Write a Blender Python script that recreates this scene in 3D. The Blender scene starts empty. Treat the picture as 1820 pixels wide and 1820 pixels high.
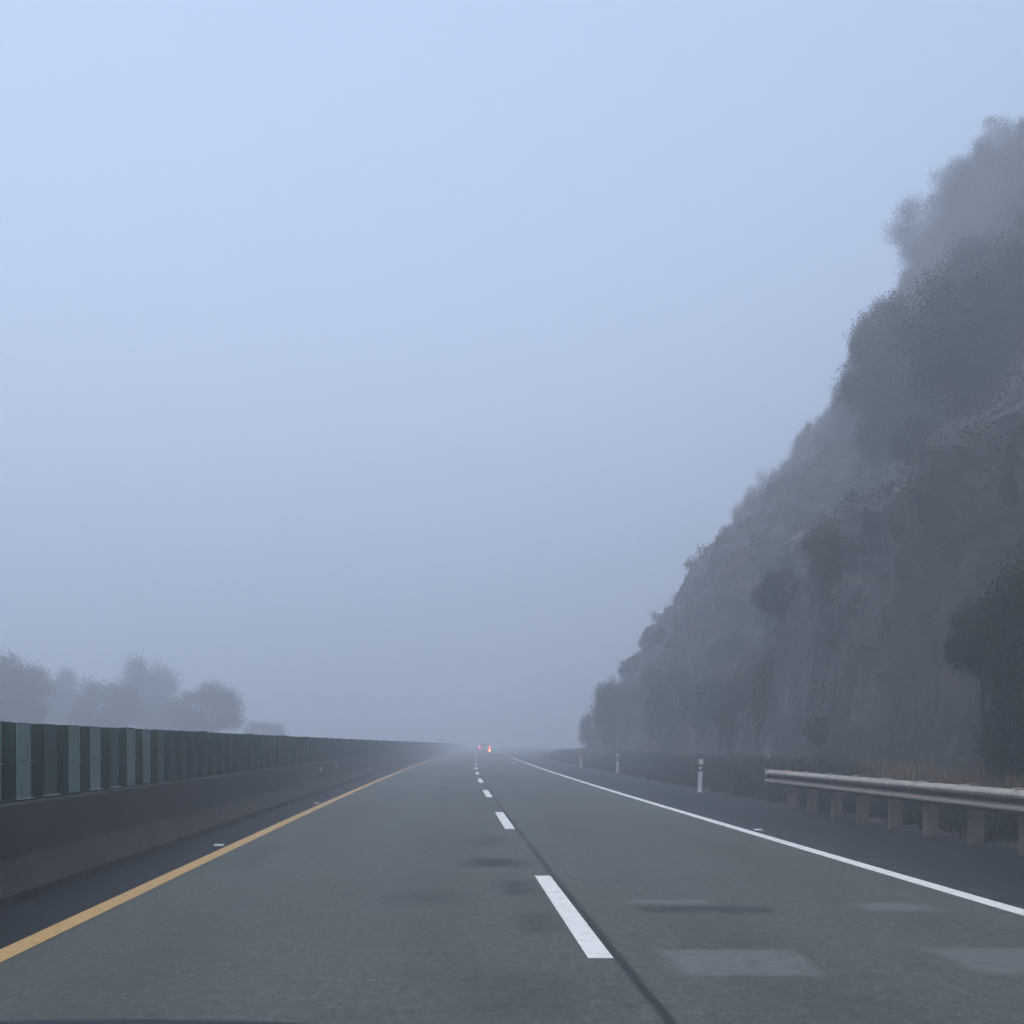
import bpy, bmesh, math, random
from mathutils import Vector, Matrix, noise

random.seed(7)
scene = bpy.context.scene
COL = scene.collection
CAM_H = 1.3
F = 1923.0          # focal length in photo pixels (photo is 1820 wide)

# ------------------------------------------------------------------ helpers
def cx(y):
    """lateral position of the road's axis line at distance y (gentle right-hand bend)"""
    def f(t):
        v = -0.0614 * t + 0.000208 * t * t
        return v
    if y <= 72: return f(y)
    return f(72) + (f(72) - f(71)) * (y - 72)

def P(rel, y, z): return Vector((rel + cx(y), y, z))

def pix(px, py, d):
    """point seen at photo pixel px,py at distance d"""
    return Vector(((px - 910) / F * d, d, CAM_H + (1323 - py) / F * d))

def link(o):
    COL.objects.link(o); return o

def mesh_obj(name, verts, faces, mat, parent=None, smooth=False, uvs=None, cols=None):
    me = bpy.data.meshes.new(name)
    me.from_pydata([tuple(v) for v in verts], [], faces)
    if uvs is not None:
        ul = me.uv_layers.new(name='UVMap')
        for lp in me.loops: ul.data[lp.index].uv = uvs[lp.vertex_index]
    if cols is not None:
        ca = me.color_attributes.new('tint', 'FLOAT_COLOR', 'POINT')
        for i, c in enumerate(cols): ca.data[i].color = (c[0], c[1], c[2], 1)
    if smooth: me.polygons.foreach_set('use_smooth', [True] * len(me.polygons))
    if mat is not None: me.materials.append(mat)
    me.update()
    o = link(bpy.data.objects.new(name, me))
    if parent is not None: o.parent = parent
    return o

def tag(o, label, cat, group=None, kind=None):
    if label: o['label'] = label
    if cat: o['category'] = cat
    if group: o['group'] = group
    if kind: o['kind'] = kind
    return o

def empty(name, loc, rz=0.0):
    o = link(bpy.data.objects.new(name, None))
    o.location = loc; o.rotation_euler = (0, 0, rz)
    o.empty_display_size = 0.3
    return o

def struct(o):
    o['kind'] = 'structure'; return o

class MB:
    def __init__(s): s.v = []; s.f = []
    def add(s, vs, fs):
        b = len(s.v); s.v += [Vector(v) for v in vs]; s.f += [tuple(i + b for i in f) for f in fs]
    def box(s, x0, x1, y0, y1, z0, z1):
        s.add([(x0,y0,z0),(x1,y0,z0),(x1,y1,z0),(x0,y1,z0),(x0,y0,z1),(x1,y0,z1),(x1,y1,z1),(x0,y1,z1)],
              [(0,3,2,1),(4,5,6,7),(0,1,5,4),(1,2,6,5),(2,3,7,6),(3,0,4,7)])
    def tube(s, p0, p1, r0, r1, n=7):
        p0 = Vector(p0); p1 = Vector(p1); d = (p1 - p0)
        if d.length < 1e-6: return
        q = d.to_track_quat('Z', 'Y')
        b = len(s.v)
        for p, r in ((p0, r0), (p1, r1)):
            for k in range(n):
                a = 2 * math.pi * k / n
                s.v.append(p + q @ Vector((r * math.cos(a), r * math.sin(a), 0)))
        for k in range(n):
            s.f.append((b + k, b + (k + 1) % n, b + n + (k + 1) % n, b + n + k))
        s.f.append(tuple(b + k for k in range(n))[::-1]); s.f.append(tuple(b + n + k for k in range(n)))
    def build(s, name, mat, parent=None, smooth=False, bevel=0):
        o = mesh_obj(name, s.v, s.f, mat, parent, smooth)
        if bevel:
            bm = bmesh.new(); bm.from_mesh(o.data)
            bmesh.ops.bevel(bm, geom=list(bm.edges), offset=bevel, segments=2, affect='EDGES', profile=0.6, clamp_overlap=True)
            bm.to_mesh(o.data); bm.free()
        return o

# ------------------------------------------------------------------ materials
def new_mat(name):
    m = bpy.data.materials.new(name); m.use_nodes = True
    nt = m.node_tree
    b = nt.nodes['Principled BSDF']
    return m, nt, b

class N:
    """tiny node-graph writer"""
    def __init__(s, nt): s.nt = nt
    def node(s, t, **kw):
        n = s.nt.nodes.new(t)
        for k, v in kw.items(): setattr(n, k, v)
        return n
    def put(s, sock, v):
        if hasattr(v, 'is_output'): s.nt.links.new(v, sock)
        else: sock.default_value = v
    def math(s, op, a, b=0.0, c=None, clamp=False):
        n = s.node('ShaderNodeMath', operation=op, use_clamp=clamp)
        s.put(n.inputs[0], a); s.put(n.inputs[1], b)
        if c is not None: s.put(n.inputs[2], c)
        return n.outputs[0]
    def noise(s, vec, scale, detail=4, rough=0.55, dist=0.0):
        n = s.node('ShaderNodeTexNoise')
        if vec is not None: s.nt.links.new(vec, n.inputs['Vector'])
        n.inputs['Scale'].default_value = scale; n.inputs['Detail'].default_value = detail
        n.inputs['Roughness'].default_value = rough; n.inputs['Distortion'].default_value = dist
        return n.outputs[0]
    def ramp(s, v, a, b, lo=0.0, hi=1.0):
        n = s.node('ShaderNodeMapRange'); n.interpolation_type = 'SMOOTHSTEP'
        s.put(n.inputs[0], v); n.inputs[1].default_value = a; n.inputs[2].default_value = b
        n.inputs[3].default_value = lo; n.inputs[4].default_value = hi
        return n.outputs[0]
    def mix(s, f, a, b):
        n = s.node('ShaderNodeMix', data_type='RGBA')
        s.put(n.inputs[0], f)
        for k, v in ((6, a), (7, b)):
            if hasattr(v, 'is_output'): s.nt.links.new(v, n.inputs[k])
            else: n.inputs[k].default_value = (v[0], v[1], v[2], 1)
        return n.outputs[2]
    def scalevec(s, vec, sc):
        n = s.node('ShaderNodeMapping'); s.nt.links.new(vec, n.inputs[0]); n.inputs['Scale'].default_value = sc
        return n.outputs[0]
    def bump(s, h, strength, dist=0.01):
        n = s.node('ShaderNodeBump'); n.inputs['Strength'].default_value = strength; n.inputs['Distance'].default_value = dist
        s.nt.links.new(h, n.inputs['Height']); return n.outputs[0]

def simple(name, col, col2=None, scale=8.0, rough=0.8, metal=0.0, lo=0.35, hi=0.65, bump=0.0, spec=0.3):
    m, nt, b = new_mat(name); g = N(nt)
    tc = g.node('ShaderNodeTexCoord').outputs['Object']
    n = g.noise(tc, scale, 6, 0.6)
    c = g.mix(g.ramp(n, lo, hi), col, col2 if col2 else tuple(x * 0.75 for x in col))
    nt.links.new(c, b.inputs['Base Color'])
    b.inputs['Roughness'].default_value = rough; b.inputs['Metallic'].default_value = metal
    b.inputs['Specular IOR Level'].default_value = spec
    if bump: nt.links.new(g.bump(n, bump, 0.02), b.inputs['Normal'])
    return m

def emit(name, col, strength):
    m, nt, b = new_mat(name)
    b.inputs['Base Color'].default_value = (col[0] * 0.4, col[1] * 0.4, col[2] * 0.4, 1)
    b.inputs['Emission Color'].default_value = (*col, 1); b.inputs['Emission Strength'].default_value = strength
    return m

def asphalt(name, base, warm, patches=(), seam=False, dust=None):
    """u = metres across the road, v = metres along it"""
    m, nt, b = new_mat(name); g = N(nt)
    uv = g.node('ShaderNodeUVMap').outputs[0]
    sep = g.node('ShaderNodeSeparateXYZ'); nt.links.new(uv, sep.inputs[0])
    wob = g.math('MULTIPLY', g.math('SUBTRACT', g.noise(uv, 3.0, 5, 0.6), 0.5), 0.22)
    wob2 = g.math('MULTIPLY', g.math('SUBTRACT', g.noise(g.scalevec(uv, (1, 1.7, 1)), 4.3, 5, 0.6), 0.5), 0.3)
    u = g.math('ADD', sep.outputs[0], wob); v = g.math('ADD', sep.outputs[1], wob2)
    big = g.noise(g.scalevec(uv, (1, 0.22, 1)), 0.55, 4, 0.6)
    mid = g.noise(uv, 2.6, 6, 0.65)
    grain = g.noise(uv, 70, 3, 0.7)
    grit = g.noise(uv, 190, 2, 0.6)
    c = g.mix(g.ramp(big, 0.32, 0.68), base, warm)
    dark = tuple(x * 0.62 for x in base)
    c = g.mix(g.math('MULTIPLY', g.ramp(mid, 0.48, 0.74), 0.75), c, dark)
    c = g.mix(g.math('MULTIPLY', g.ramp(grain, 0.42, 0.68), 0.75), c, tuple(x * 0.5 for x in base))
    c = g.mix(g.math('MULTIPLY', g.ramp(grit, 0.54, 0.70), 0.6), c, tuple(min(1, x * 2.0) for x in base))
    agg = g.noise(g.scalevec(uv, (1, 0.6, 1)), 16, 9, 0.9)          # coarse aggregate and worn binder
    c = g.mix(g.math('MULTIPLY', g.ramp(agg, 0.50, 0.62), 0.65), c, tuple(min(1, x * 1.7) for x in base))
    c = g.mix(g.math('MULTIPLY', g.ramp(agg, 0.49, 0.38), 0.7), c, tuple(x * 0.42 for x in base))
    if seam:                                # wheel tracks, polished a little darker
        for uc in (-1.75, -0.15, 1.85, 3.45):
            kt = g.math('SUBTRACT', 1.0, g.math('DIVIDE', g.math('ABSOLUTE', g.math('SUBTRACT', u, uc)), 0.42), clamp=True)
            c = g.mix(g.math('MULTIPLY', g.math('MULTIPLY', kt, g.ramp(big, 0.3, 0.6)), 0.28), c, tuple(x * 0.55 for x in base))
    for (u0, u1, v0, v1, sf, amt, col) in patches:
        mu = g.math('DIVIDE', g.math('SUBTRACT', (u1 - u0) / 2, g.math('ABSOLUTE', g.math('SUBTRACT', u, (u0 + u1) / 2))), sf, clamp=True)
        mv = g.math('DIVIDE', g.math('SUBTRACT', (v1 - v0) / 2, g.math('ABSOLUTE', g.math('SUBTRACT', v, (v0 + v1) / 2))), sf, clamp=True)
        k = g.math('MULTIPLY', g.math('MULTIPLY', mu, mv), g.ramp(g.noise(uv, 8, 7, 0.75), 0.3, 0.58, 0.35, 1.0))
        c = g.mix(g.math('MULTIPLY', k, amt), c, col)
    if seam:
        su = g.math('ADD', sep.outputs[0], g.math('MULTIPLY', g.math('SUBTRACT', g.noise(g.scalevec(uv, (2, 0.8, 1)), 2.0, 5, 0.7), 0.5), 0.05))
        k = g.math('DIVIDE', g.math('SUBTRACT', 0.045, g.math('ABSOLUTE', g.math('SUBTRACT', su, 1.045))), 0.03, clamp=True)
        k = g.math('MULTIPLY', k, g.ramp(g.noise(g.scalevec(uv, (1, 0.4, 1)), 1.1, 3), 0.3, 0.55, 0.35, 1.0))
        c = g.mix(g.math('MULTIPLY', k, 0.9), c, tuple(x * 0.2 for x in base))
    if dust:
        du, dw, dc = dust
        k = g.math('SUBTRACT', 1.0, g.math('DIVIDE', g.math('ABSOLUTE', g.math('SUBTRACT', u, du)), dw), clamp=True)
        k = g.math('MULTIPLY', k, g.ramp(mid, 0.3, 0.65))
        c = g.mix(g.math('MULTIPLY', k, 0.55), c, dc)
    nt.links.new(c, b.inputs['Base Color'])
    b.inputs['Roughness'].default_value = 0.72; b.inputs['Specular IOR Level'].default_value = 0.25
    nt.links.new(g.bump(grain, 0.35, 0.006), b.inputs['Normal'])
    return m

def paint(name, col, worn):
    m, nt, b = new_mat(name); g = N(nt)
    uv = g.node('ShaderNodeUVMap').outputs[0]
    n = g.noise(uv, 9, 7, 0.7); n2 = g.noise(uv, 90, 3, 0.6)
    c = g.mix(g.math('MULTIPLY', g.ramp(n, 0.46, 0.7), 0.6), col, worn)
    c = g.mix(g.math('MULTIPLY', g.ramp(n2, 0.6, 0.72), 0.5), c, worn)
    nt.links.new(c, b.inputs['Base Color']); b.inputs['Roughness'].default_value = 0.6
    return m

def leaf_mat(name, a, bcol, c3):
    m, nt, b = new_mat(name); g = N(nt)
    geo = g.node('ShaderNodeNewGeometry'); oi = g.node('ShaderNodeObjectInfo')
    tc = g.node('ShaderNodeTexCoord').outputs['Object']
    c = g.mix(geo.outputs['Random Per Island'], a, bcol)
    c = g.mix(g.ramp(g.noise(tc, 0.9, 2), 0.4, 0.62), c, c3)
    hs = g.node('ShaderNodeHueSaturation'); nt.links.new(c, hs.inputs['Color'])
    nt.links.new(g.ramp(oi.outputs['Random'], 0, 1, 0.75, 1.25), hs.inputs['Value'])
    nt.links.new(hs.outputs[0], b.inputs['Base Color'])
    b.inputs['Roughness'].default_value = 0.75; b.inputs['Specular IOR Level'].default_value = 0.2
    return m

M_road = asphalt('road_asphalt', (0.082, 0.093, 0.081), (0.072, 0.078, 0.062),
    patches=[(1.28, 2.2, 6.05, 6.9, 0.09, 0.7, (0.150, 0.156, 0.152)),
             (2.98, 3.8, 6.1, 6.95, 0.10, 0.7, (0.142, 0.147, 0.144)),
             (1.45, 2.25, 8.78, 9.12, 0.14, 0.7, (0.15, 0.15, 0.154)),
             (3.2, 3.95, 8.35, 9.0, 0.22, 0.7, (0.15, 0.152, 0.155)),
             (1.5, 2.6, 8.3, 8.75, 0.10, 0.8, (0.025, 0.027, 0.027)),
             (0.05, 0.95, 11.3, 12.5, 0.3, 1.00, (0.022, 0.025, 0.023)),
             (0.35, 0.9, 9.2, 10.5, 0.25, 0.80, (0.022, 0.025, 0.023)),
             (0.42, 0.86, 7.4, 8.4, 0.2, 0.60, (0.022, 0.025, 0.023)),
             (-0.7, 0.3, 8.6, 9.8, 0.35, 0.45, (0.022, 0.025, 0.023)),
             (0.1, 0.9, 13.6, 15.5, 0.3, 0.55, (0.022, 0.025, 0.023)),
             (-2.45, -2.0, 11.0, 14.0, 0.25, 0.50, (0.022, 0.025, 0.023)),
             (0.0, 0.9, 5.0, 6.3, 0.35, 0.35, (0.022, 0.025, 0.023))],
    seam=True)
M_shoulder = asphalt('shoulder_asphalt', (0.014, 0.018, 0.020), (0.011, 0.013, 0.015), dust=(4.6, 0.8, (0.060, 0.068, 0.070)))
M_lshoulder = asphalt('median_shoulder_asphalt', (0.011, 0.014, 0.016), (0.009, 0.011, 0.012))
M_white = paint('white_paint', (0.72, 0.72, 0.66), (0.42, 0.42, 0.38))
M_yellow = paint('yellow_paint', (0.50, 0.315, 0.105), (0.25, 0.18, 0.09))
M_soil = simple('soil', (0.05, 0.048, 0.03), (0.03, 0.036, 0.02), 0.7, 0.95, bump=0.6)

def concrete_mat():
    m, nt, b = new_mat('sooty_concrete'); g = N(nt)
    tc = g.node('ShaderNodeTexCoord').outputs['Object']
    sep = g.node('ShaderNodeSeparateXYZ'); nt.links.new(tc, sep.inputs[0])
    n = g.noise(tc, 1.6, 7, 0.65); st = g.noise(g.scalevec(tc, (5, 5, 0.5)), 1.2, 6, 0.65)
    c = g.mix(g.ramp(n, 0.35, 0.7), (0.056, 0.044, 0.025), (0.034, 0.027, 0.017))
    c = g.mix(g.math('MULTIPLY', g.ramp(st, 0.45, 0.7), 0.7), c, (0.012, 0.010, 0.008))
    # soot on the upper face, and the sky-facing flare's lighter tone painted in
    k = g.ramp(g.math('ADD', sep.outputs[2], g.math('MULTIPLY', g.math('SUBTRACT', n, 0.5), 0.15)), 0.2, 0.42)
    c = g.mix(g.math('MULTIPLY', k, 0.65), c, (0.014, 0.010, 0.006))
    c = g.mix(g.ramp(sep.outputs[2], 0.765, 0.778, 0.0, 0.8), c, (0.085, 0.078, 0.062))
    nt.links.new(c, b.inputs['Base Color']); b.inputs['Roughness'].default_value = 0.9
    nt.links.new(g.bump(g.noise(tc, 25, 5, 0.7), 0.4, 0.01), b.inputs['Normal'])
    return m
M_conc = concrete_mat()

def screen_mat(name, a, bcol, dirt):
    m, nt, b = new_mat(name); g = N(nt)
    tc = g.node('ShaderNodeTexCoord').outputs['Object']
    n = g.noise(g.scalevec(tc, (6, 6, 1.2)), 1.5, 6, 0.65); n2 = g.noise(g.scalevec(tc, (1, 1, 0.4)), 0.8, 3)
    n3 = g.noise(tc, 30, 4, 0.7)
    c = g.mix(g.ramp(n2, 0.35, 0.65), a, bcol)
    c = g.mix(g.math('MULTIPLY', g.ramp(n, 0.48, 0.72), 0.6), c, dirt)
    c = g.mix(g.math('MULTIPLY', g.ramp(n3, 0.55, 0.75), 0.3), c, dirt)
    nt.links.new(c, b.inputs['Base Color']); b.inputs['Roughness'].default_value = 0.6
    b.inputs['Specular IOR Level'].default_value = 0.25
    return m
M_screen = screen_mat('green_sheet', (0.008, 0.038, 0.026), (0.012, 0.031, 0.016), (0.010, 0.015, 0.012))
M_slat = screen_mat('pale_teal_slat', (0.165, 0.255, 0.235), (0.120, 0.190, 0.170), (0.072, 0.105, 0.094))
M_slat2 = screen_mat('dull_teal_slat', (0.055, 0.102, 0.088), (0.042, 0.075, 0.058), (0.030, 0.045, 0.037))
M_galv = simple('galvanised_steel', (0.42, 0.41, 0.385), (0.30, 0.285, 0.265), 5, 0.55, 0.0, bump=0.1, spec=0.4)
M_rustpost = simple('weathered_post', (0.125, 0.102, 0.088), (0.085, 0.070, 0.062), 6, 0.85, bump=0.3)
M_wplastic = simple('white_plastic', (0.55, 0.57, 0.58), (0.40, 0.42, 0.43), 9, 0.6)
M_black = simple('black_band', (0.03, 0.032, 0.034), None, 9, 0.6)
M_red = simple('red_reflector', (0.40, 0.16, 0.14), (0.32, 0.13, 0.12), 9, 0.4)
M_refl = simple('white_reflector', (0.5, 0.51, 0.5), (0.4, 0.4, 0.39), 20, 0.35)
M_bark = simple('bark', (0.060, 0.050, 0.042), (0.035, 0.030, 0.027), 7, 0.95, bump=0.6)
M_leaf = leaf_mat('hill_leaves', (0.022, 0.038, 0.015), (0.042, 0.058, 0.024), (0.028, 0.035, 0.020))
M_leafd = leaf_mat('dark_leaves', (0.014, 0.028, 0.009), (0.028, 0.042, 0.014), (0.017, 0.026, 0.011))
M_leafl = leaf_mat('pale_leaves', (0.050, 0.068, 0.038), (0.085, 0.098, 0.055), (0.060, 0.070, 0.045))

def rock_mat():
    m, nt, b = new_mat('cliff_rock'); g = N(nt)
    tc = g.node('ShaderNodeTexCoord').outputs['Object']
    geo = g.node('ShaderNodeNewGeometry')
    n = g.noise(tc, 0.16, 6, 0.62); n2 = g.noise(tc, 0.8, 9, 0.72, 0.2)
    n3 = g.noise(tc, 5, 6, 0.7); n4 = g.noise(g.scalevec(tc, (1.0, 1.0, 0.7)), 0.35, 8, 0.7, 0.3)
    c = g.mix(g.ramp(n2, 0.36, 0.66), (0.020, 0.018, 0.020), (0.066, 0.057, 0.060))
    c = g.mix(g.math('MULTIPLY', g.ramp(n4, 0.58, 0.68), 0.9), c, (0.25, 0.235, 0.24))
    c = g.mix(g.ramp(n, 0.46, 0.60), c, (0.024, 0.028, 0.020))
    c = g.mix(g.math('MULTIPLY', g.ramp(n3, 0.5, 0.7), 0.45), c, (0.018, 0.020, 0.018))
    vo = g.node('ShaderNodeTexVoronoi', feature='DISTANCE_TO_EDGE'); vo.inputs['Scale'].default_value = 0.75
    vv = g.node('ShaderNodeVectorMath', operation='ADD'); nt.links.new(g.scalevec(tc, (1.0, 0.8, 0.6)), vv.inputs[0])
    nn = g.node('ShaderNodeTexNoise'); nn.inputs['Scale'].default_value = 1.2; nn.inputs['Detail'].default_value = 4; nt.links.new(tc, nn.inputs['Vector'])
    nt.links.new(nn.outputs['Color'], vv.inputs[1]); nt.links.new(vv.outputs[0], vo.inputs['Vector'])
    c = g.mix(g.ramp(vo.outputs['Distance'], 0.0, 0.09, 0.75, 0.0), c, (0.012, 0.012, 0.014))
    nt.links.new(c, b.inputs['Base Color']); b.inputs['Roughness'].default_value = 0.95
    nt.links.new(g.bump(n2, 0.9, 0.35), b.inputs['Normal'])
    return m
M_rock = rock_mat()

def grass_mat():
    m, nt, b = new_mat('verge_grass'); g = N(nt)
    at = g.node('ShaderNodeVertexColor'); at.layer_name = 'tint'
    geo = g.node('ShaderNodeNewGeometry')
    hs = g.node('ShaderNodeHueSaturation'); nt.links.new(at.outputs[0], hs.inputs['Color'])
    nt.links.new(g.ramp(geo.outputs['Random Per Island'], 0, 1, 0.6, 1.4), hs.inputs['Value'])
    nt.links.new(hs.outputs[0], b.inputs['Base Color']); b.inputs['Roughness'].default_value = 0.85
    return m
M_grass = grass_mat()

# ------------------------------------------------------------------ road
def frange(a, b, s):
    r = []; x = a
    while x < b - 1e-6: r.append(x); x += s
    r.append(b); return r
YS = frange(-30, 60, 1.0) + frange(62, 420, 3.0)

def strip(name, r0, r1, z, mat, ys=YS, zfun=None, nu=2):
    vs, fs, uv = [], [], []
    for y in ys:
        for k in range(nu):
            r = r0 + (r1 - r0) * k / (nu - 1)
            vs.append(P(r, y, z if zfun is None else zfun(r, y))); uv.append((r, y))
    for i in range(len(ys) - 1):
        for k in range(nu - 1):
            a = i * nu + k
            fs.append((a, a + 1, a + nu + 1, a + nu))
    return mesh_obj(name, vs, fs, mat, uvs=uv)

G = 690
struct(mesh_obj('ground', [(-G, -G, -0.06), (G, -G, -0.06), (G, G, -0.06), (-G, G, -0.06)], [(0, 1, 2, 3)], M_soil))
struct(strip('road', -2.66, 4.36, 0.0, M_road, nu=4))
struct(strip('median_shoulder', -3.62, -2.66, -0.001, M_lshoulder))
struct(strip('road_shoulder', 4.36, 7.02, -0.001, M_shoulder, nu=3))
struct(strip('opposite_road', -14.6, -4.3, 0.0, M_lshoulder))
struct(strip('edge_line', 4.443 - 0.085, 4.443 + 0.085, 0.004, M_white)).name = 'white_edge_line'
struct(strip('edge_line', -2.74 - 0.085, -2.74 + 0.085, 0.004, M_yellow)).name = 'yellow_edge_line'
# the white strip nearest the camera starts at 6.56 m; 4.1 m long every 10.02 m
for k in range(-3, 14):
    y0 = 6.56 + 10.02 * k
    ys = frange(y0, y0 + 4.12, 0.5)
    struct(strip('lane_dash', 0.933 - 0.077, 0.933 + 0.077, 0.004, M_white, ys=ys))

# road studs beside the edge lines
def stud(rel, y, label, mat):
    mb = MB()
    a, b_, h = 0.055, 0.05, 0.022
    mb.add([(-a, -b_, 0), (a, -b_, 0), (a, b_, 0), (-a, b_, 0), (-a * .8, -b_ * .45, h), (a * .8, -b_ * .45, h), (a * .8, b_ * .45, h), (-a * .8, b_ * .45, h)],
           [(0, 3, 2, 1), (4, 5, 6, 7), (0, 1, 5, 4), (1, 2, 6, 5), (2, 3, 7, 6), (3, 0, 4, 7)])
    o = mb.build('road_stud', mat, bevel=0.004)
    o.location = P(rel, y, 0.0); o.scale = (1.15, 1.1, 0.9)
    tag(o, label, 'road stud')
stud(-2.95, 13.9, 'pale road stud beside the yellow line, nearest the camera', M_refl)
stud(-2.95, 23.8, 'small pale road stud beside the yellow line, farther along', M_refl)
stud(4.68, 16.4, 'white road stud just outside the solid white edge line', M_refl)

# ------------------------------------------------------------------ median barrier + glare screen
def extrude(name, prof, ys, mat, parent=None, closed=True, smooth=False):
    n = len(prof); vs, fs = [], []
    for y in ys:
        for (r, z) in prof: vs.append(P(r, y, z))
    for i in range(len(ys) - 1):
        for k in range(n if closed else n - 1):
            a = i * n + k; b = i * n + (k + 1) % n
            fs.append((a, b, b + n, a + n))
    if closed:
        fs.append(tuple(range(n))); fs.append(tuple((len(ys) - 1) * n + k for k in range(n))[::-1])
    return mesh_obj(name, vs, fs, mat, parent, smooth)

wall = empty('median_barrier', P(-3.95, 0, 0))
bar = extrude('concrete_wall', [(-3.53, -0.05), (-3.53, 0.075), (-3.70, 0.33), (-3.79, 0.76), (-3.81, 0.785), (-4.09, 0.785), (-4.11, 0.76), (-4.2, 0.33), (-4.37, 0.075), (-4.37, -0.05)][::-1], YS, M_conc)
tag(wall, 'dark sooty concrete median barrier with a flared foot under the green screen', 'barrier')
def adopt(o, root):
    o.parent = root; o.matrix_parent_inverse = Matrix.Translation(-root.location)
adopt(bar, wall)

def reflector(px, py, rel, label):
    y = 1.0
    for _ in range(40):
        y = rel * F / ((px - 910) - cx(y) * F / y * 1.0) if y > 0 else 1
    z = CAM_H - (py - 1323) / F * y
    mb = MB(); mb.box(-0.02, 0.02, -0.03, 0.03, -0.05, 0.05)
    o = mb.build('barrier_reflector', M_refl, bevel=0.008)
    o.location = P(rel + 0.015, y, z); o.rotation_euler = (0, 0, math.radians(-20))
    tag(o, label, 'reflector')
reflector(569, 1367, -3.735, 'faint white reflector on the concrete barrier, nearer of a close pair')
reflector(597, 1361, -3.735, 'brighter white reflector on the concrete barrier, farther of a close pair')
reflector(771, 1349, -3.70, 'tiny reflector far along the concrete barrier where it fades into fog')

scr = empty('glare_screen', P(-3.95, 0, 0.785))
tag(scr, 'dark green corrugated glare screen standing on the concrete median barrier', 'glare screen')
RF, RB = -3.865, -3.985
pitch = 0.662
y_first = 9.83 - 0.17 - 40 * pitch
vs, fs = [], []
ncor = 560
for i in range(ncor):
    y = y_first + i * pitch
    h = 1.495 + 0.006 * noise.noise(Vector((y * 0.35, 3, 1))) + (0.012 if i % 6 == 3 else 0)
    for (yy, r) in ((y, RF), (y + 0.34, RF), (y + 0.39, RB), (y + 0.61, RB)):
        vs.append(P(r, yy, 0.80)); vs.append(P(r, yy, h))
for i in range(ncor * 4 - 1):
    a = i * 2; fs.append((a, a + 2, a + 3, a + 1))
sheet = mesh_obj('sheet', vs, fs, M_screen)
sol = sheet.modifiers.new('thick', 'SOLIDIFY'); sol.thickness = 0.012; sol.offset = -1
adopt(sheet, scr)
rail = extrude('bottom_rail', [(RF + 0.022, 0.787), (RF + 0.022, 0.803), (RB - 0.03, 0.803), (RB - 0.03, 0.787)], YS, M_screen)
adopt(rail, scr)
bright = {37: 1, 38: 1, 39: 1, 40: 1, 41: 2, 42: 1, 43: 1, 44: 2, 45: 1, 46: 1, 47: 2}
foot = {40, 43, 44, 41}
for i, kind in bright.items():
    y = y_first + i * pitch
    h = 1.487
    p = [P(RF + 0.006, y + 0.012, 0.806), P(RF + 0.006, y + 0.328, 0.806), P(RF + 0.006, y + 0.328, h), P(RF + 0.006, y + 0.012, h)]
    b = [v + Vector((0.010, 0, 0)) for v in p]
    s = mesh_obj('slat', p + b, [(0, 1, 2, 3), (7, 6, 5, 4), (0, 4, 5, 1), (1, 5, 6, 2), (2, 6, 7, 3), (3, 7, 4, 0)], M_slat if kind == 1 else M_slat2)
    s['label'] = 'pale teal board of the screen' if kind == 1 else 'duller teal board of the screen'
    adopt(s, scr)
    # narrow seam strip across the board at mid height
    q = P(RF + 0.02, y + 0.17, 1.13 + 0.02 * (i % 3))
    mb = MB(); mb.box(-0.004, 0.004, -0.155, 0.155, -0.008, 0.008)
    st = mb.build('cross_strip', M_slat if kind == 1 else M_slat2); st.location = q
    bpy.context.view_layer.update()
    st.parent = s; st.matrix_parent_inverse = s.matrix_world.inverted()
    if i in foot:
        mb = MB(); mb.box(-0.012, 0.03, -0.16, 0.16, 0.0, 0.012)
        ft = mb.build('foot_plate', M_galv, bevel=0.003); ft.location = P(RF + 0.012, y + 0.17, 0.803)
        adopt(ft, scr)

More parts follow.
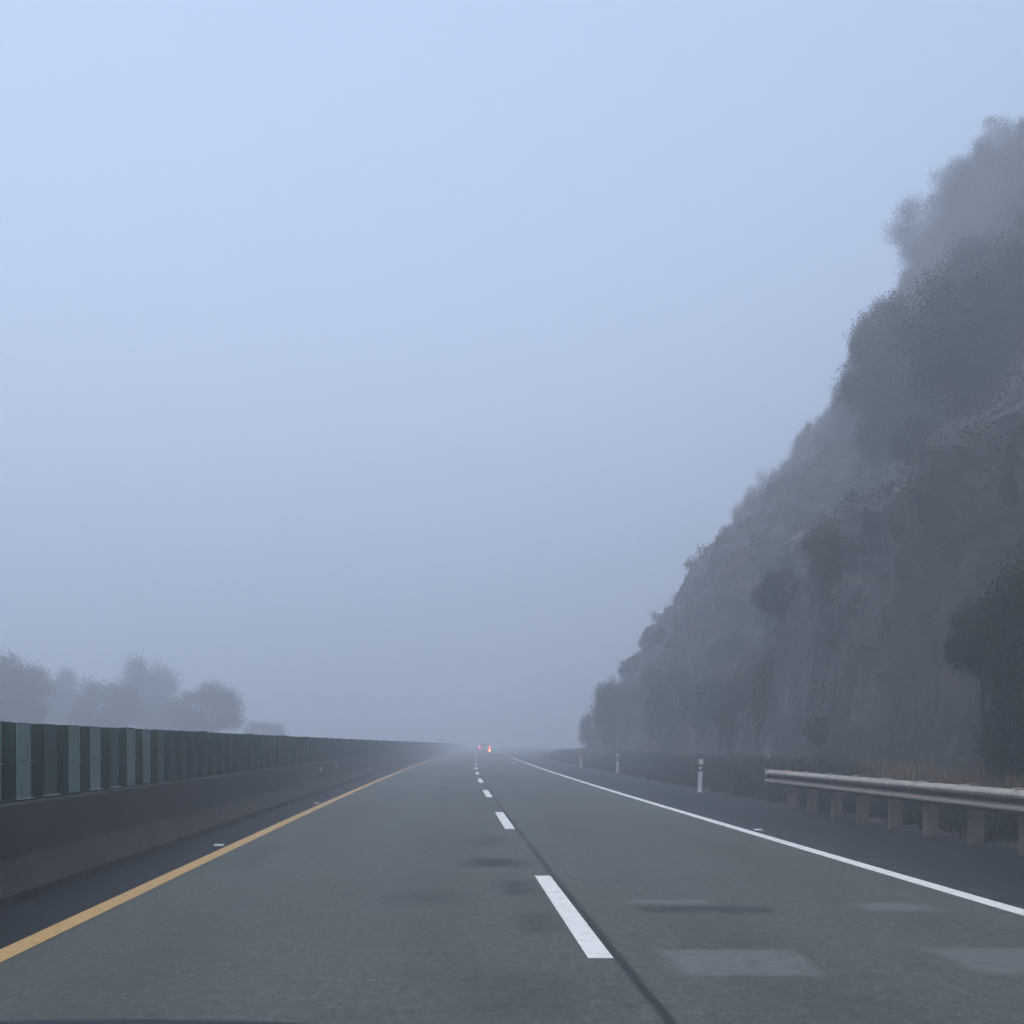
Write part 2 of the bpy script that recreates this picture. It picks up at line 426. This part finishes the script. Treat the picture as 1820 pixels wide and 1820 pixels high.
# ------------------------------------------------------------------ hillside
PROF = [(7.02, -0.01), (7.9, 0.12), (9.0, 0.36), (10.3, 0.7), (11.2, 3.5), (12.8, 7.4), (15, 11.2), (18, 15.4), (21, 19.0), (25, 23.4), (29, 27.8), (33, 32.6), (40, 41.0),
        (50, 50.5), (65, 59), (90, 66), (130, 69), (200, 70)]
def prof_z(r):
    for (a, za), (b, zb) in zip(PROF, PROF[1:]):
        if r <= b: return za + (zb - za) * max(0, (r - a)) / (b - a)
    return PROF[-1][1]
def recede(y):
    return 0.007 * (y - 76) ** 2 if 76 < y < 150 else (0 if y <= 76 else 38.3 + 1.04 * (y - 150))
def hill_pt(r, z, y):
    """bulges and gullies: pushes the face along its outward direction"""
    k = min(1.0, max(0.0, (r - 10.0) / 2.5))
    p = Vector((r, y, z))
    a = noise.fractal(Vector((r * 0.03, y * 0.045, z * 0.05)), 1.0, 2.0, 3) * 2.6
    b = noise.fractal(Vector((r * 0.22 + 9, y * 0.20, z * 0.16)), 0.9, 2.1, 5) * 1.15
    c = abs(noise.noise(Vector((r * 0.5, y * 0.5 + 7, z * 0.5)))) * 0.8
    e = noise.fractal(Vector((r * 0.7, y * 0.7, z * 0.7 + 4)), 0.8, 2.2, 4) * 0.5
    f = noise.voronoi(Vector((r * 0.42, y * 0.33, z * 0.38)))[0][0] * 1.3 + noise.voronoi(Vector((r * 1.1, y * 0.9, z * 1.0)))[0][0] * 0.5
    d = (a + b - c + e - f + 0.9) * k
    far = min(1.0, r / 30.0)
    back = max(0.0, 72 - y) * 0.21 * min(1.0, max(0.0, (r - 13.5) / 9.0))     # upper slope lies farther back on the near side
    return Vector((r + back + recede(y) * min(1.0, max(0.0, (r - 9) / 2.5)) - d * 0.8 * (0.6 + 0.4 * far), y, z + d * 0.55 + 0.05 * (1 - k) * noise.noise(p * 1.3)))
rs = []
for (a, za), (b, zb) in zip(PROF, PROF[1:]):
    L = math.hypot(b - a, zb - za); n = max(2, int(L / (0.42 if za < 25 else 0.8 if za < 45 else 2.5)))
    for k in range(n):
        t = k / n; rs.append((a + (b - a) * t, za + (zb - za) * t))
rs.append(PROF[-1])
hys = frange(-45, 6, 1.5) + frange(6.5, 90, 0.5) + frange(91.5, 160, 1.5) + frange(164, 420, 5)
vs, fs = [], []
for y in hys:
    for (r, z) in rs:
        q = hill_pt(r, z, y); vs.append(P(q.x, q.y, q.z))
n = len(rs)
for i in range(len(hys) - 1):
    for k in range(n - 1):
        a = i * n + k; fs.append((a, a + 1, a + n + 1, a + n))
struct(mesh_obj('hillside', vs, fs, M_rock, smooth=False))
def hill_at(r, y):
    return hill_pt(r, prof_z(r), y)

# ------------------------------------------------------------------ trees
def make_crown(rnd, rx, rz, nclump, nleaf, leaf, gap=0.0):
    vs, fs = [], []
    centres = []
    for _ in range(nclump):
        while True:
            p = Vector((rnd.uniform(-1, 1), rnd.uniform(-1, 1), rnd.uniform(-1, 1)))
            if 0.25 < p.length < 1: break
        if p.z < -0.55 and rnd.random() < 0.6: p.z *= 0.5
        p = p.normalized() * (p.length ** 0.55)
        s = rnd.uniform(0.62, 0.95)
        centres.append(Vector((p.x * rx * s, p.y * rx * s, p.z * rz * s)))
    for c in centres:
        cr = rnd.uniform(0.26, 0.48) * (rx + rz) / 2
        for _ in range(int(nleaf * rnd.uniform(0.6, 1.4))):
            while True:
                q = Vector((rnd.gauss(0, 0.46), rnd.gauss(0, 0.46), rnd.gauss(0, 0.40)))
                if q.length < 1.12: break
            q = c + q * cr
            ax = Vector((rnd.gauss(0, 1), rnd.gauss(0, 1), rnd.gauss(0, 0.8))).normalized()
            up = ax.cross(Vector((rnd.gauss(0, 1), rnd.gauss(0, 1), rnd.gauss(0, 1)))).normalized()
            L = leaf * rnd.uniform(0.6, 1.4); W = L * rnd.uniform(0.3, 0.5)
            b = len(vs)
            vs += [q - ax * L * 0.5, q + up * W * 0.5, q + ax * L * 0.5, q - up * W * 0.5]
            fs.append((b, b + 1, b + 2, b + 3))
    return vs, fs, centres

def make_trunk(rnd, h, centres, base_r, lean=0.1):
    """tapered trunk from z=-h (crown centre is z=0) with limbs to some of the clumps"""
    mb = MB()
    top = Vector((rnd.uniform(-lean, lean) * h, rnd.uniform(-lean, lean) * h, 0.15 * h))
    p = Vector((0, 0, -h)); k = 6; pts = [p]
    for i in range(1, k + 1):
        t = i / k
        pts.append(p.lerp(top, t) + Vector((rnd.uniform(-1, 1), rnd.uniform(-1, 1), 0)) * 0.03 * h)
    for i in range(k):
        mb.tube(pts[i], pts[i + 1], base_r * (1 - 0.75 * i / k), base_r * (1 - 0.75 * (i + 1) / k))
    for c in rnd.sample(centres, min(len(centres), 9)):
        s = pts[rnd.randint(2, k - 1)]
        m = s.lerp(c, 0.5) + Vector((0, 0, -0.06 * h))
        mb.tube(s, m, base_r * 0.35, base_r * 0.22, 5); mb.tube(m, c, base_r * 0.22, base_r * 0.06, 5)
    return mb

class TreeKind:
    """mesh pair (crown, trunk) shared by every copy; nominal crown radius 1 x rz, trunk foot at z=0"""
    def __init__(s, seed, rz, h, nclump, nleaf, leaf, mat, base_r=0.1):
        rnd = random.Random(seed)
        v, f, cen = make_crown(rnd, 1.0, rz, nclump, nleaf, leaf)
        s.h = h; s.rz = rz
        v = [p + Vector((0, 0, h)) for p in v]
        mb = make_trunk(rnd, h, cen, base_r); mb.v = [p + Vector((0, 0, h)) for p in mb.v]
        s.crown = mesh_obj('crown', v, f, mat); s.trunk = mb.build('trunk', M_bark)
        s.used = False
    def place(s, name, loc, scale, rz, label, cat, group=None, sz=None):
        e = empty(name, loc, rz); e.scale = (scale, scale, sz if sz else scale)
        if not s.used:
            c, t = s.crown, s.trunk; s.used = True
        else:
            c, t = link(s.crown.copy()), link(s.trunk.copy())
        c.parent = e; t.parent = e
        tag(e, label, cat, group)
        return e

kinds = [TreeKind(11, 0.95, 1.5, 40, 850, 0.046, M_leaf), TreeKind(12, 1.25, 1.8, 42, 850, 0.046, M_leaf),
         TreeKind(13, 0.8, 1.2, 36, 850, 0.046, M_leaf), TreeKind(14, 1.1, 1.5, 36, 850, 0.046, M_leafd)]
shrubs = [TreeKind(21, 0.75, 0.75, 30, 600, 0.06, M_leafd, 0.06), TreeKind(22, 0.9, 0.85, 30, 600, 0.06, M_leaf, 0.06)]
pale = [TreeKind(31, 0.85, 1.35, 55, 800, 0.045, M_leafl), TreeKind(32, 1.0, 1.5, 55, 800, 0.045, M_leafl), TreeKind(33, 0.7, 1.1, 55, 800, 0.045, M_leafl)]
neark = [TreeKind(41, 0.62, 2.3, 46, 620, 0.055, M_leafd, 0.06), TreeKind(42, 1.2, 1.6, 60, 520, 0.06, M_leafd, 0.07)]
bushk = [TreeKind(51, 0.9, 0.95, 46, 380, 0.065, M_leafd, 0.05), TreeKind(52, 1.15, 1.15, 46, 380, 0.065, M_leafd, 0.05), TreeKind(53, 0.8, 0.85, 46, 380, 0.065, M_leafd, 0.05)]

def by_pixels(kind, name, px, py_top, wpx, d, foot_z, label, cat, group=None, rot=None):
    """tree whose crown is wpx wide, tops out at photo row py_top, and whose trunk stands at foot_z"""
    p = pix(px, py_top, d)
    s = wpx / F * d / 2 / 1.12
    hz = (p.z - foot_z) / (kind.h + kind.rz * 1.08)
    return kind.place(name, (p.x, p.y, foot_z), s, random.uniform(0, 6) if rot is None else rot, label, cat, group, sz=hz)

# pale trees beyond the opposite carriageway
L = [(15, 1160, 190, 82, 0, 'large pale tree behind the green screen at the left edge'),
     (100, 1180, 110, 112, 1, 'thin faint tree in fog just right of the large left-edge tree'),
     (262, 1158, 120, 118, 1, 'round-topped faint tree rising highest behind two nearer crowns'),
     (188, 1204, 140, 98, 2, 'low spreading tree left of the round-topped faint tree'),
     (365, 1210, 150, 100, 0, 'dense rounded tree with a sloping right side above the screen'),
     (285, 1235, 110, 112, 2, 'low faint tree filling the gap left of the dense rounded tree'),
     (468, 1280, 90, 130, 2, 'low shrubby tree fading out right of the dense rounded tree'),
     ]
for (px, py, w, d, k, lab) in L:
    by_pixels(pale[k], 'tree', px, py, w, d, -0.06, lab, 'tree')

# trees and bushes along the foot of the rock
B = [(1092, 1195, 95, 70, 0, 'pale rounded bush, farthest along the foot of the cliff'),
     (1048, 1262, 50, 84, 2, 'faint low bush at the far end of the verge'),
     (1205, 1168, 150, 53, 1, 'tall bush at the cliff foot above the farther marker post'),
     (1275, 1192, 125, 47, 2, 'bush behind the nearer black and white marker post'),
     (1392, 1120, 140, 37, 1, 'upright dark bush at the cliff foot above the rail end'),
     (1325, 1215, 130, 41, 0, 'low bush just left of the upright dark bush'),
     (1470, 1262, 90, 30, 2, 'small low bush behind the start of the guard rail')]
for (px, py, w, d, k, lab) in B:
    p = pix(px, py, d); rel = p.x - cx(d)
    fz = hill_at(max(7.5, rel), d).z if rel < 10.4 else 0.9
    by_pixels(bushk[k], 'bush', px, py, w, d, fz - 0.1, lab, 'bush')
by_pixels(neark[0], 'tree', 1752, 1062, 150, 19.0, 0.5, 'dark bushy tree close behind the guard rail at the right edge', 'tree', rot=1.0)
by_pixels(bushk[2], 'bush', 1800, 1205, 150, 18.3, 0.35, 'low dark bush under the dark bushy tree at the right edge', 'bush')
by_pixels(neark[1], 'tree', 1838, 955, 200, 17.4, 0.4, 'taller dark tree mostly cut off by the right edge', 'tree', rot=2.2)

# crowns that stand out on the skyline
S = [(1640, 345, 130, 82, 1, 'tall tree on the skyline with a steep left edge'),
     (1622, 470, 70, 80, 3, 'slim tree just below the tall skyline tree, thin and ragged'),
     (1562, 532, 115, 50, 2, 'flat-topped skyline tree below the tall one'),
     (1540, 590, 115, 46, 3, 'dark rounded skyline tree overhanging the foggy slope'),
     (1700, 285, 120, 92, 0, 'broad tree on the skyline up-slope of the tall one'),
     (1775, 205, 120, 102, 1, 'faint tree on the skyline near the right edge'),
     (1445, 740, 80, 84, 2, 'low hazy tree on the skyline below the dark rounded one')]
for (px, py, w, d, k, lab) in S:
    p = pix(px, py, d); rel = p.x - cx(d)
    fz = hill_at(rel, d).z - 0.4 if d < 76 else p.z - 7
    fz = min(fz, p.z - 3.0)
    by_pixels(kinds[k], 'tree', px, py, w, d, fz, lab, 'tree')

SKY = [(100, 1900), (180, 1820), (260, 1720), (330, 1640), (380, 1592), (480, 1605), (540, 1580), (560, 1520), (620, 1495), (690, 1470), (775, 1400),
       (885, 1300), (1010, 1200), (1120, 1085), (1260, 1060), (1400, 1050)]
def sky_x(py):
    if py <= SKY[0][0]: return SKY[0][1] + (SKY[0][0] - py)
    for (y0, x0), (y1, x1) in zip(SKY, SKY[1:]):
        if py <= y1: return x0 + (x1 - x0) * (py - y0) / (y1 - y0)
    return SKY[-1][1]
rnd = random.Random(5)
cnt = 0
for _ in range(10000):
    y = 14 + 100 * rnd.random() ** 1.1; r = rnd.uniform(10.8, 62)
    q = hill_at(r, y); w = P(q.x, q.y, q.z)
    X, Z = w.x / y, (w.z - CAM_H) / y
    px, py = 910 + F * X, 1323 - F * Z
    if not (900 < px < 1900 and -150 < py < 1330): continue
    low = q.z < 11
    if low and rnd.random() < 0.3: continue
    if y > 120 and rnd.random() < 0.6: continue
    if rnd.random() > (y / 80.0 if y < 80 else 1.0) + 0.12: continue
    s = rnd.uniform(0.8, 1.5) if low else rnd.uniform(1.1, 2.3)
    rp = s * 0.95 * F / y
    top = py - (2.6 * s + 0.3) * F / y
    if px - rp < sky_x(top + rp * 0.5): continue
    if low:
        k = rnd.choice(shrubs)
        k.place('shrub', (w.x, w.y, w.z - 0.35), s * 0.8, rnd.uniform(0, 6), 'dark shrub rooted in the rough rock face low on the slope', 'shrub', 'shrubs on the rock face')
    else:
        k = rnd.choice(kinds)
        k.place('tree', (w.x, w.y, w.z - 0.5), s, rnd.uniform(0, 6), 'dark leafy tree among the others covering the foggy slope', 'tree', 'trees covering the slope', sz=s * rnd.uniform(0.85, 1.2))
    cnt += 1
    if cnt >= 380: break
for k in kinds + shrubs + pale + neark + bushk:
    if not k.used:
        bpy.data.objects.remove(k.crown); bpy.data.objects.remove(k.trunk)

# ------------------------------------------------------------------ verge grass (stuff)
rnd = random.Random(3)
vs, fs, cols = [], [], []
def verge_z(r, y): return hill_at(r, y).z
for _ in range(8500):
    y = 7 + 100 * rnd.random() ** 1.7
    r = 7.15 + 2.75 * rnd.random() ** 0.8
    q = hill_at(r, y)
    dry = noise.noise(Vector((r * 0.4, y * 0.14 + 1.0, 0))) + (0.6 if (14 < y < 23 and r > 8.5) else 0) - (0.6 if r < 8.5 else 0)
    h = rnd.uniform(0.10, 0.25) if r < 8.4 else rnd.uniform(0.2, 0.5)
    g1 = (0.010, 0.014, 0.007); g2 = (0.030, 0.034, 0.015); d1 = (0.118, 0.086, 0.052)
    base = d1 if dry > 0.28 else (g2 if dry > 0.05 else g1)
    base = tuple(c * rnd.uniform(0.8, 1.2) for c in base)
    root = P(q.x, q.y, q.z - 0.03)
    for _b in range(rnd.randint(14, 24)):
        a = rnd.uniform(0, 6.28); sp = rnd.uniform(0.02, 0.18)
        o = root + Vector((math.cos(a) * sp, math.sin(a) * sp, 0))
        ln = h * rnd.uniform(0.6, 1.15); bend = rnd.uniform(0.1, 0.55) * ln
        w = rnd.uniform(0.003, 0.007) * (1 + y / 30)
        sd = Vector((-math.sin(a), math.cos(a), 0)) * w
        m = o + Vector((math.cos(a) * bend * 0.35, math.sin(a) * bend * 0.35, ln * 0.6))
        t = o + Vector((math.cos(a) * bend, math.sin(a) * bend, ln))
        b = len(vs)
        vs += [o - sd, o + sd, m + sd * 0.7, m - sd * 0.7, t]
        fs += [(b, b + 1, b + 2, b + 3), (b + 3, b + 2, b + 4)]
        cols += [base] * 5
go = mesh_obj('grass', vs, fs, M_grass, cols=cols)
tag(go, 'green and dry brown verge grass between the road shoulder and the cliff', 'grass', kind='stuff')

# low creeping cover on the rock (stuff)
rnd = random.Random(8)
vs, fs = [], []
for _ in range(5200):
    y = 10 + 105 * rnd.random() ** 1.3; r = rnd.uniform(10.2, 45)
    if noise.noise(Vector((r * 0.16, y * 0.12, 5))) + 0.25 * noise.noise(Vector((r * 0.6, y * 0.5, 2))) < -0.05: continue
    q = hill_at(r, y); o = P(q.x, q.y, q.z)
    if 1323 - F * (o.z - CAM_H) / y < -100: continue
    cr = rnd.uniform(0.25, 0.7)
    for _b in range(rnd.randint(60, 110)):
        c = o + Vector((rnd.triangular(-1.0, 0.7) * cr, rnd.triangular(-1, 1) * cr, rnd.triangular(-0.6, 0.9) * cr))
        ax = Vector((rnd.gauss(0, 1), rnd.gauss(0, 1), rnd.gauss(0, 1))).normalized()
        up = ax.cross(Vector((rnd.gauss(0, 1), rnd.gauss(0, 1), rnd.gauss(0, 1)))).normalized()
        L = rnd.uniform(0.022, 0.055) * (0.6 + y / 60); W = L * 0.5
        b = len(vs); vs += [c - ax * L, c + up * W, c + ax * L, c - up * W]; fs.append((b, b + 1, b + 2, b + 3))
tag(mesh_obj('creepers', vs, fs, M_leaf), 'dull green creeping plants and weeds scattered over the rock slope', 'creepers', kind='stuff')

# ------------------------------------------------------------------ guard rail
GR = 6.65
gr = empty('guard_rail', P(GR, 22.7, 0))
tag(gr, 'pale steel guard rail on brown posts along the road shoulder', 'guard rail')
wp = [(0.02, 0.0), (0.0, 0.012), (-0.055, 0.040), (-0.070, 0.065), (-0.060, 0.095), (0.005, 0.135), (0.016, 0.156), (0.005, 0.177), (-0.060, 0.217), (-0.070, 0.247), (-0.055, 0.272), (0.0, 0.300), (0.02, 0.312)]
prof = [(GR + a, 0.475 + b * 0.95) for a, b in wp] + [(GR + a + 0.007, 0.475 + b * 0.95) for a, b in wp[::-1]]
def rail_mat():
    m, nt, b = new_mat('rail_steel'); g = N(nt)
    tc = g.node('ShaderNodeTexCoord').outputs['Object']
    sep = g.node('ShaderNodeSeparateXYZ'); nt.links.new(tc, sep.inputs[0])
    n = g.noise(tc, 5, 6, 0.65)
    c = g.mix(g.ramp(n, 0.35, 0.65), (0.34, 0.325, 0.29), (0.24, 0.225, 0.20))
    k = g.ramp(g.math('ADD', sep.outputs[2], g.math('MULTIPLY', g.math('SUBTRACT', n, 0.5), 0.05)), 0.60, 0.70, 0.85, 0.0)
    c = g.mix(k, c, (0.20, 0.178, 0.16))  # road spray dried on the lower half
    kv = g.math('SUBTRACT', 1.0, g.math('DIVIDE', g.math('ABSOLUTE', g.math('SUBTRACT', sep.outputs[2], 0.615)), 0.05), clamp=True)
    c = g.mix(kv, c, (0.05, 0.045, 0.042))      # shade of the valley between the humps, painted into the colour
    nt.links.new(c, b.inputs['Base Color']); b.inputs['Roughness'].default_value = 0.85; b.inputs['Specular IOR Level'].default_value = 0.15
    return m
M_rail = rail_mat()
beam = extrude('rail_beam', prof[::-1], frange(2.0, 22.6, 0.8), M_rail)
adopt(beam, gr)
# flat end plate of the rail
mb = MB(); mb.box(-0.06, 0.035, 0.0, 0.14, 0.47, 0.775)
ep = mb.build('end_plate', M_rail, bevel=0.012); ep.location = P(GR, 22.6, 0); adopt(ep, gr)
posts_d = [21.5, 20.3, 19.0, 17.8, 16.5, 15.26, 13.95, 12.68, 11.4, 10.1, 8.85, 7.6, 6.3]
for d in posts_d:
    mb = MB(); mb.box(-0.08, 0.08, -0.085, 0.085, -0.05, 0.79)
    po = mb.build('post', M_rustpost, bevel=0.008); po.location = P(GR + 0.145, d, 0)
    mb = MB(); mb.box(-0.022, 0.022, -0.05, 0.05, 0.52, 0.74)
    sp = mb.build('spacer_block', M_rustpost, bevel=0.004); sp.location = P(GR + 0.04, d, 0)
    mb = MB(); mb.box(-0.07, 0.03, -0.05, 0.05, 0, 0.012)
    cp = mb.build('top_bracket', M_galv); cp.location = P(GR + 0.05, d, 0.776)
    for o in (po, sp, cp): adopt(o, gr)

# ------------------------------------------------------------------ marker posts
def marker(rel, y, h, label, top_mat, lean=0.0):
    e = empty('marker_post', P(rel, y, -0.03))
    e.rotation_euler = (0, lean, 0)
    w = 0.055
    def seg(name, z0, z1, mat, wf=1.0):
        mb = MB(); mb.box(-w * wf, w * wf, -0.028 * wf, 0.028 * wf, z0, z1)
        return mb.build(name, mat, e, bevel=0.012)
    seg('shaft', 0.0, h * 0.64, M_wplastic)
    # black and white upper bands, the black ones slanting
    mb = MB()
    z0, z1 = h * 0.64, h * 0.70
    mb.add([(-w*.99, -.027, z0), (w*.99, -.027, z0), (w*.99, .027, z0), (-w*.99, .027, z0), (-w*.99, -.027, z1 - .02), (w*.99, -.027, z1 + .03), (w*.99, .027, z1 + .03), (-w*.99, .027, z1 - .02)],
           [(0, 3, 2, 1), (4, 5, 6, 7), (0, 1, 5, 4), (1, 2, 6, 5), (2, 3, 7, 6), (3, 0, 4, 7)])
    mb.build('dark_band', M_black, e)
    seg('neck', h * 0.66, h * 0.83, M_wplastic, 0.7)
    seg('dark_band', h * 0.78, h * 0.85, M_black, 0.9)
    seg('head', h * (0.85 if top_mat is M_wplastic else 0.72), h, top_mat, 1.08 if top_mat is M_wplastic else 1.9)
    tag(e, label, 'marker post')
marker(6.72, 29.4, 0.93, 'white marker post with dark bands on the shoulder left of the rail', M_wplastic, math.radians(2.5))
marker(7.15, 48.0, 0.92, 'farther white marker post, hazy, beyond the first one', M_wplastic)
marker(6.95, 62.0, 0.85, 'faint reddish-topped marker post, farthest along the shoulder', M_red)

# ------------------------------------------------------------------ car ahead
def car():
    CY = 146.0
    yaw = -math.atan((cx(131) - cx(129)) / 2)
    c = pix(861.5, 1323, CY)
    e = empty('car', (c.x, CY, 0.0), yaw)
    tag(e, 'distant car in the fog with glowing red tail lights', 'car')
    paintm = simple('car_paint', (0.50, 0.51, 0.53), (0.48, 0.49, 0.51), 2, 0.35, spec=0.5)
    glass = simple('car_glass', (0.10, 0.11, 0.12), None, 2, 0.1, spec=0.8)
    tyre = simple('tyre_rubber', (0.02, 0.02, 0.02), None, 6, 0.9)
    # body lofted along its length; y=0 is the tail
    secs = [(0.0, 0.74, 0.38, 0.98), (0.06, 0.82, 0.26, 1.02), (0.9, 0.86, 0.2, 1.0), (2.2, 0.87, 0.18, 0.95), (3.3, 0.85, 0.2, 0.88), (3.95, 0.78, 0.24, 0.74), (4.1, 0.66, 0.3, 0.62)]
    vs, fs = [], []; n = 10
    for (y, w, z0, z1) in secs:
        r = 0.12
        for (x, z) in ((-w + r, z0), (w - r, z0), (w, z0 + r), (w, (z0 + z1) / 2), (w - .03, z1 - r), (w - r, z1), (-w + r, z1), (-w + .03, z1 - r), (-w, (z0 + z1) / 2), (-w, z0 + r)):
            vs.append((x, y, z))
    for i in range(len(secs) - 1):
        for k in range(n):
            fs.append((i * n + k, (i + 1) * n + k, (i + 1) * n + (k + 1) % n, i * n + (k + 1) % n))
    fs.append(tuple(range(n))); fs.append(tuple((len(secs) - 1) * n + k for k in range(n))[::-1])
    mesh_obj('body', vs, fs, paintm, e, smooth=False)
    cab = MB(); cab.add([(-.74, .12, 1.0), (.74, .12, 1.0), (.76, 3.05, .93), (-.76, 3.05, .93), (-.58, .55, 1.46), (.58, .55, 1.46), (.58, 2.15, 1.46), (-.58, 2.15, 1.46)],
            [(0, 3, 2, 1), (4, 5, 6, 7), (0, 1, 5, 4), (1, 2, 6, 5), (2, 3, 7, 6), (3, 0, 4, 7)])
    cab.build('cabin', paintm, e, bevel=0.05)
    rw = MB(); rw.add([(-.62, .165, 1.05), (.62, .165, 1.05), (.52, .50, 1.41), (-.52, .50, 1.41)] + [(-.62, .14, 1.06), (.62, .14, 1.06), (.52, .475, 1.42), (-.52, .475, 1.42)],
            [(3, 2, 1, 0), (4, 5, 6, 7), (0, 1, 5, 4), (1, 2, 6, 5), (2, 3, 7, 6), (3, 0, 4, 7)])
    rw.build('rear_window', glass, e)
    for sx in (-1, 1):
        for yy in (0.72, 3.25):
            w = MB(); w.tube((sx * .68, yy, .31), (sx * .88, yy, .31), .31, .31, 18)
            wo = w.build('wheel', tyre, e)
            w = MB(); w.tube((sx * .875, yy, .31), (sx * .895, yy, .31), .19, .17, 12)
            w.build('rim', M_galv, wo)
    tl = emit('tail_lamp_glow', (1.0, 0.04, 0.05), 3.6)
    fl = emit('rear_fog_lamp_glow', (1.0, 0.11, 0.04), 9.0)
    for sx in (-1, 1):
        t = MB(); t.box(sx * .67 - .14, sx * .67 + .14, -.03, .08, .86, 1.0)
        t.build('tail_light', tl, e, bevel=0.01)
    t = MB(); t.box(.53, .77, -.04, .05, .32, .62); t.build('fog_lamp', fl, e, bevel=0.02)['label'] = 'brightest orange-red lamp low on the right'
    t = MB(); t.box(-.66, -.50, -.035, .05, .46, .58); t.build('reflector', M_red, e, bevel=0.01)
    t = MB(); t.box(-.80, .80, -.02, .10, .42, .56); t.build('bumper', paintm, e, bevel=0.02)
    t = MB(); t.box(-.26, .26, -.035, -.021, .66, .80); t.build('number_plate', M_wplastic, e)
car()

# ------------------------------------------------------------------ dashboard under the windscreen
def dashboard():
    e = empty('dashboard', (-0.1, 0.62, 0.9))
    tag(e, 'dark blurred dashboard top along the bottom left edge', 'dashboard')
    vs, fs = [], []
    nx, ny = 60, 14
    for i in range(nx + 1):
        x = -0.75 + 1.5 * i / nx
        for j in range(ny + 1):
            y = -0.28 + 0.36 * j / ny
            px = 910 + F * (x - 0.1) / 0.66
            top = 1802 + 4 * max(0, (330 - px) / 330) ** 2 + max(0, px - 250) * 0.022 + max(0, px - 520) * 0.08
            z = (CAM_H - (top - 1323) / F * 0.66) - 0.9 - 0.12 * ((0.04 - y) / 0.32) ** 2 - (0.0 if y < 0.04 else ((y - 0.04) / 0.04) ** 2 * 0.05)
            vs.append((x, y, z))
    for i in range(nx):
        for j in range(ny):
            a = i * (ny + 1) + j; fs.append((a, a + ny + 1, a + ny + 2, a + 1))
    o = mesh_obj('dash_top', vs, fs, simple('dash_vinyl', (0.030, 0.031, 0.040), (0.026, 0.027, 0.035), 60, 0.7, bump=0.2), e, smooth=True)
    s = o.modifiers.new('thick', 'SOLIDIFY'); s.thickness = 0.02; s.offset = -1
dashboard()

# ------------------------------------------------------------------ fog
FOG_D = 0.0104
HT = 96.0
hz = MB(); hz.box(-720, 720, -720, 720, -1.06, HT)
m = bpy.data.materials.new('fog_air'); m.use_nodes = True
nt = m.node_tree; nt.nodes.clear()
out = nt.nodes.new('ShaderNodeOutputMaterial'); pv = nt.nodes.new('ShaderNodeVolumePrincipled')
pv.inputs['Color'].default_value = (0.785, 0.843, 0.897, 1); pv.inputs['Density'].default_value = FOG_D
pv.inputs['Anisotropy'].default_value = 0.25
nt.links.new(pv.outputs[0], out.inputs['Volume'])
fog = hz.build('haze', m)
tag(fog, 'pale blue fog lying over the whole road and slope', 'fog', kind='stuff')

# ------------------------------------------------------------------ light, world, camera
EL, RZ = math.radians(58), math.radians(-150)
w = bpy.data.worlds.new('World'); scene.world = w; w.use_nodes = True
nt = w.node_tree; bg = nt.nodes['Background']
sky = nt.nodes.new('ShaderNodeTexSky'); sky.sky_type = 'NISHITA'; sky.sun_disc = False
sky.sun_elevation = EL; sky.sun_rotation = RZ; sky.dust_density = 3.0; sky.air_density = 1.0
nt.links.new(sky.outputs[0], bg.inputs['Color']); bg.inputs['Strength'].default_value = 0.15
sd = bpy.data.lights.new('sun', 'SUN'); sd.energy = 0.5; sd.angle = math.radians(25); sd.color = (1.0, 0.96, 0.92)
so = link(bpy.data.objects.new('sun', sd))
dirv = Vector((math.sin(RZ) * math.cos(EL), math.cos(RZ) * math.cos(EL), math.sin(EL)))
so.rotation_euler = dirv.to_track_quat('Z', 'Y').to_euler(); so.location = (0, 0, 60)

cd = bpy.data.cameras.new('camera'); co = link(bpy.data.objects.new('camera', cd))
co.location = (0, 0, CAM_H); co.rotation_euler = (math.radians(90), 0, 0)
cd.sensor_width = 36; cd.lens = 36 * F / 1820; cd.shift_y = (1323 - 910) / 1820
cd.clip_start = 0.05; cd.clip_end = 3000
cd.dof.use_dof = True; cd.dof.focus_distance = 35; cd.dof.aperture_fstop = 20
scene.camera = co

scene.view_settings.view_transform = 'Standard'; scene.view_settings.look = 'None'
scene.view_settings.exposure = 1.48; scene.view_settings.gamma = 1.0
scene.render.engine = 'CYCLES'
cy = scene.cycles
cy.volume_bounces = 6; cy.max_bounces = 8; cy.diffuse_bounces = 3; cy.transparent_max_bounces = 8
cy.use_denoising = True
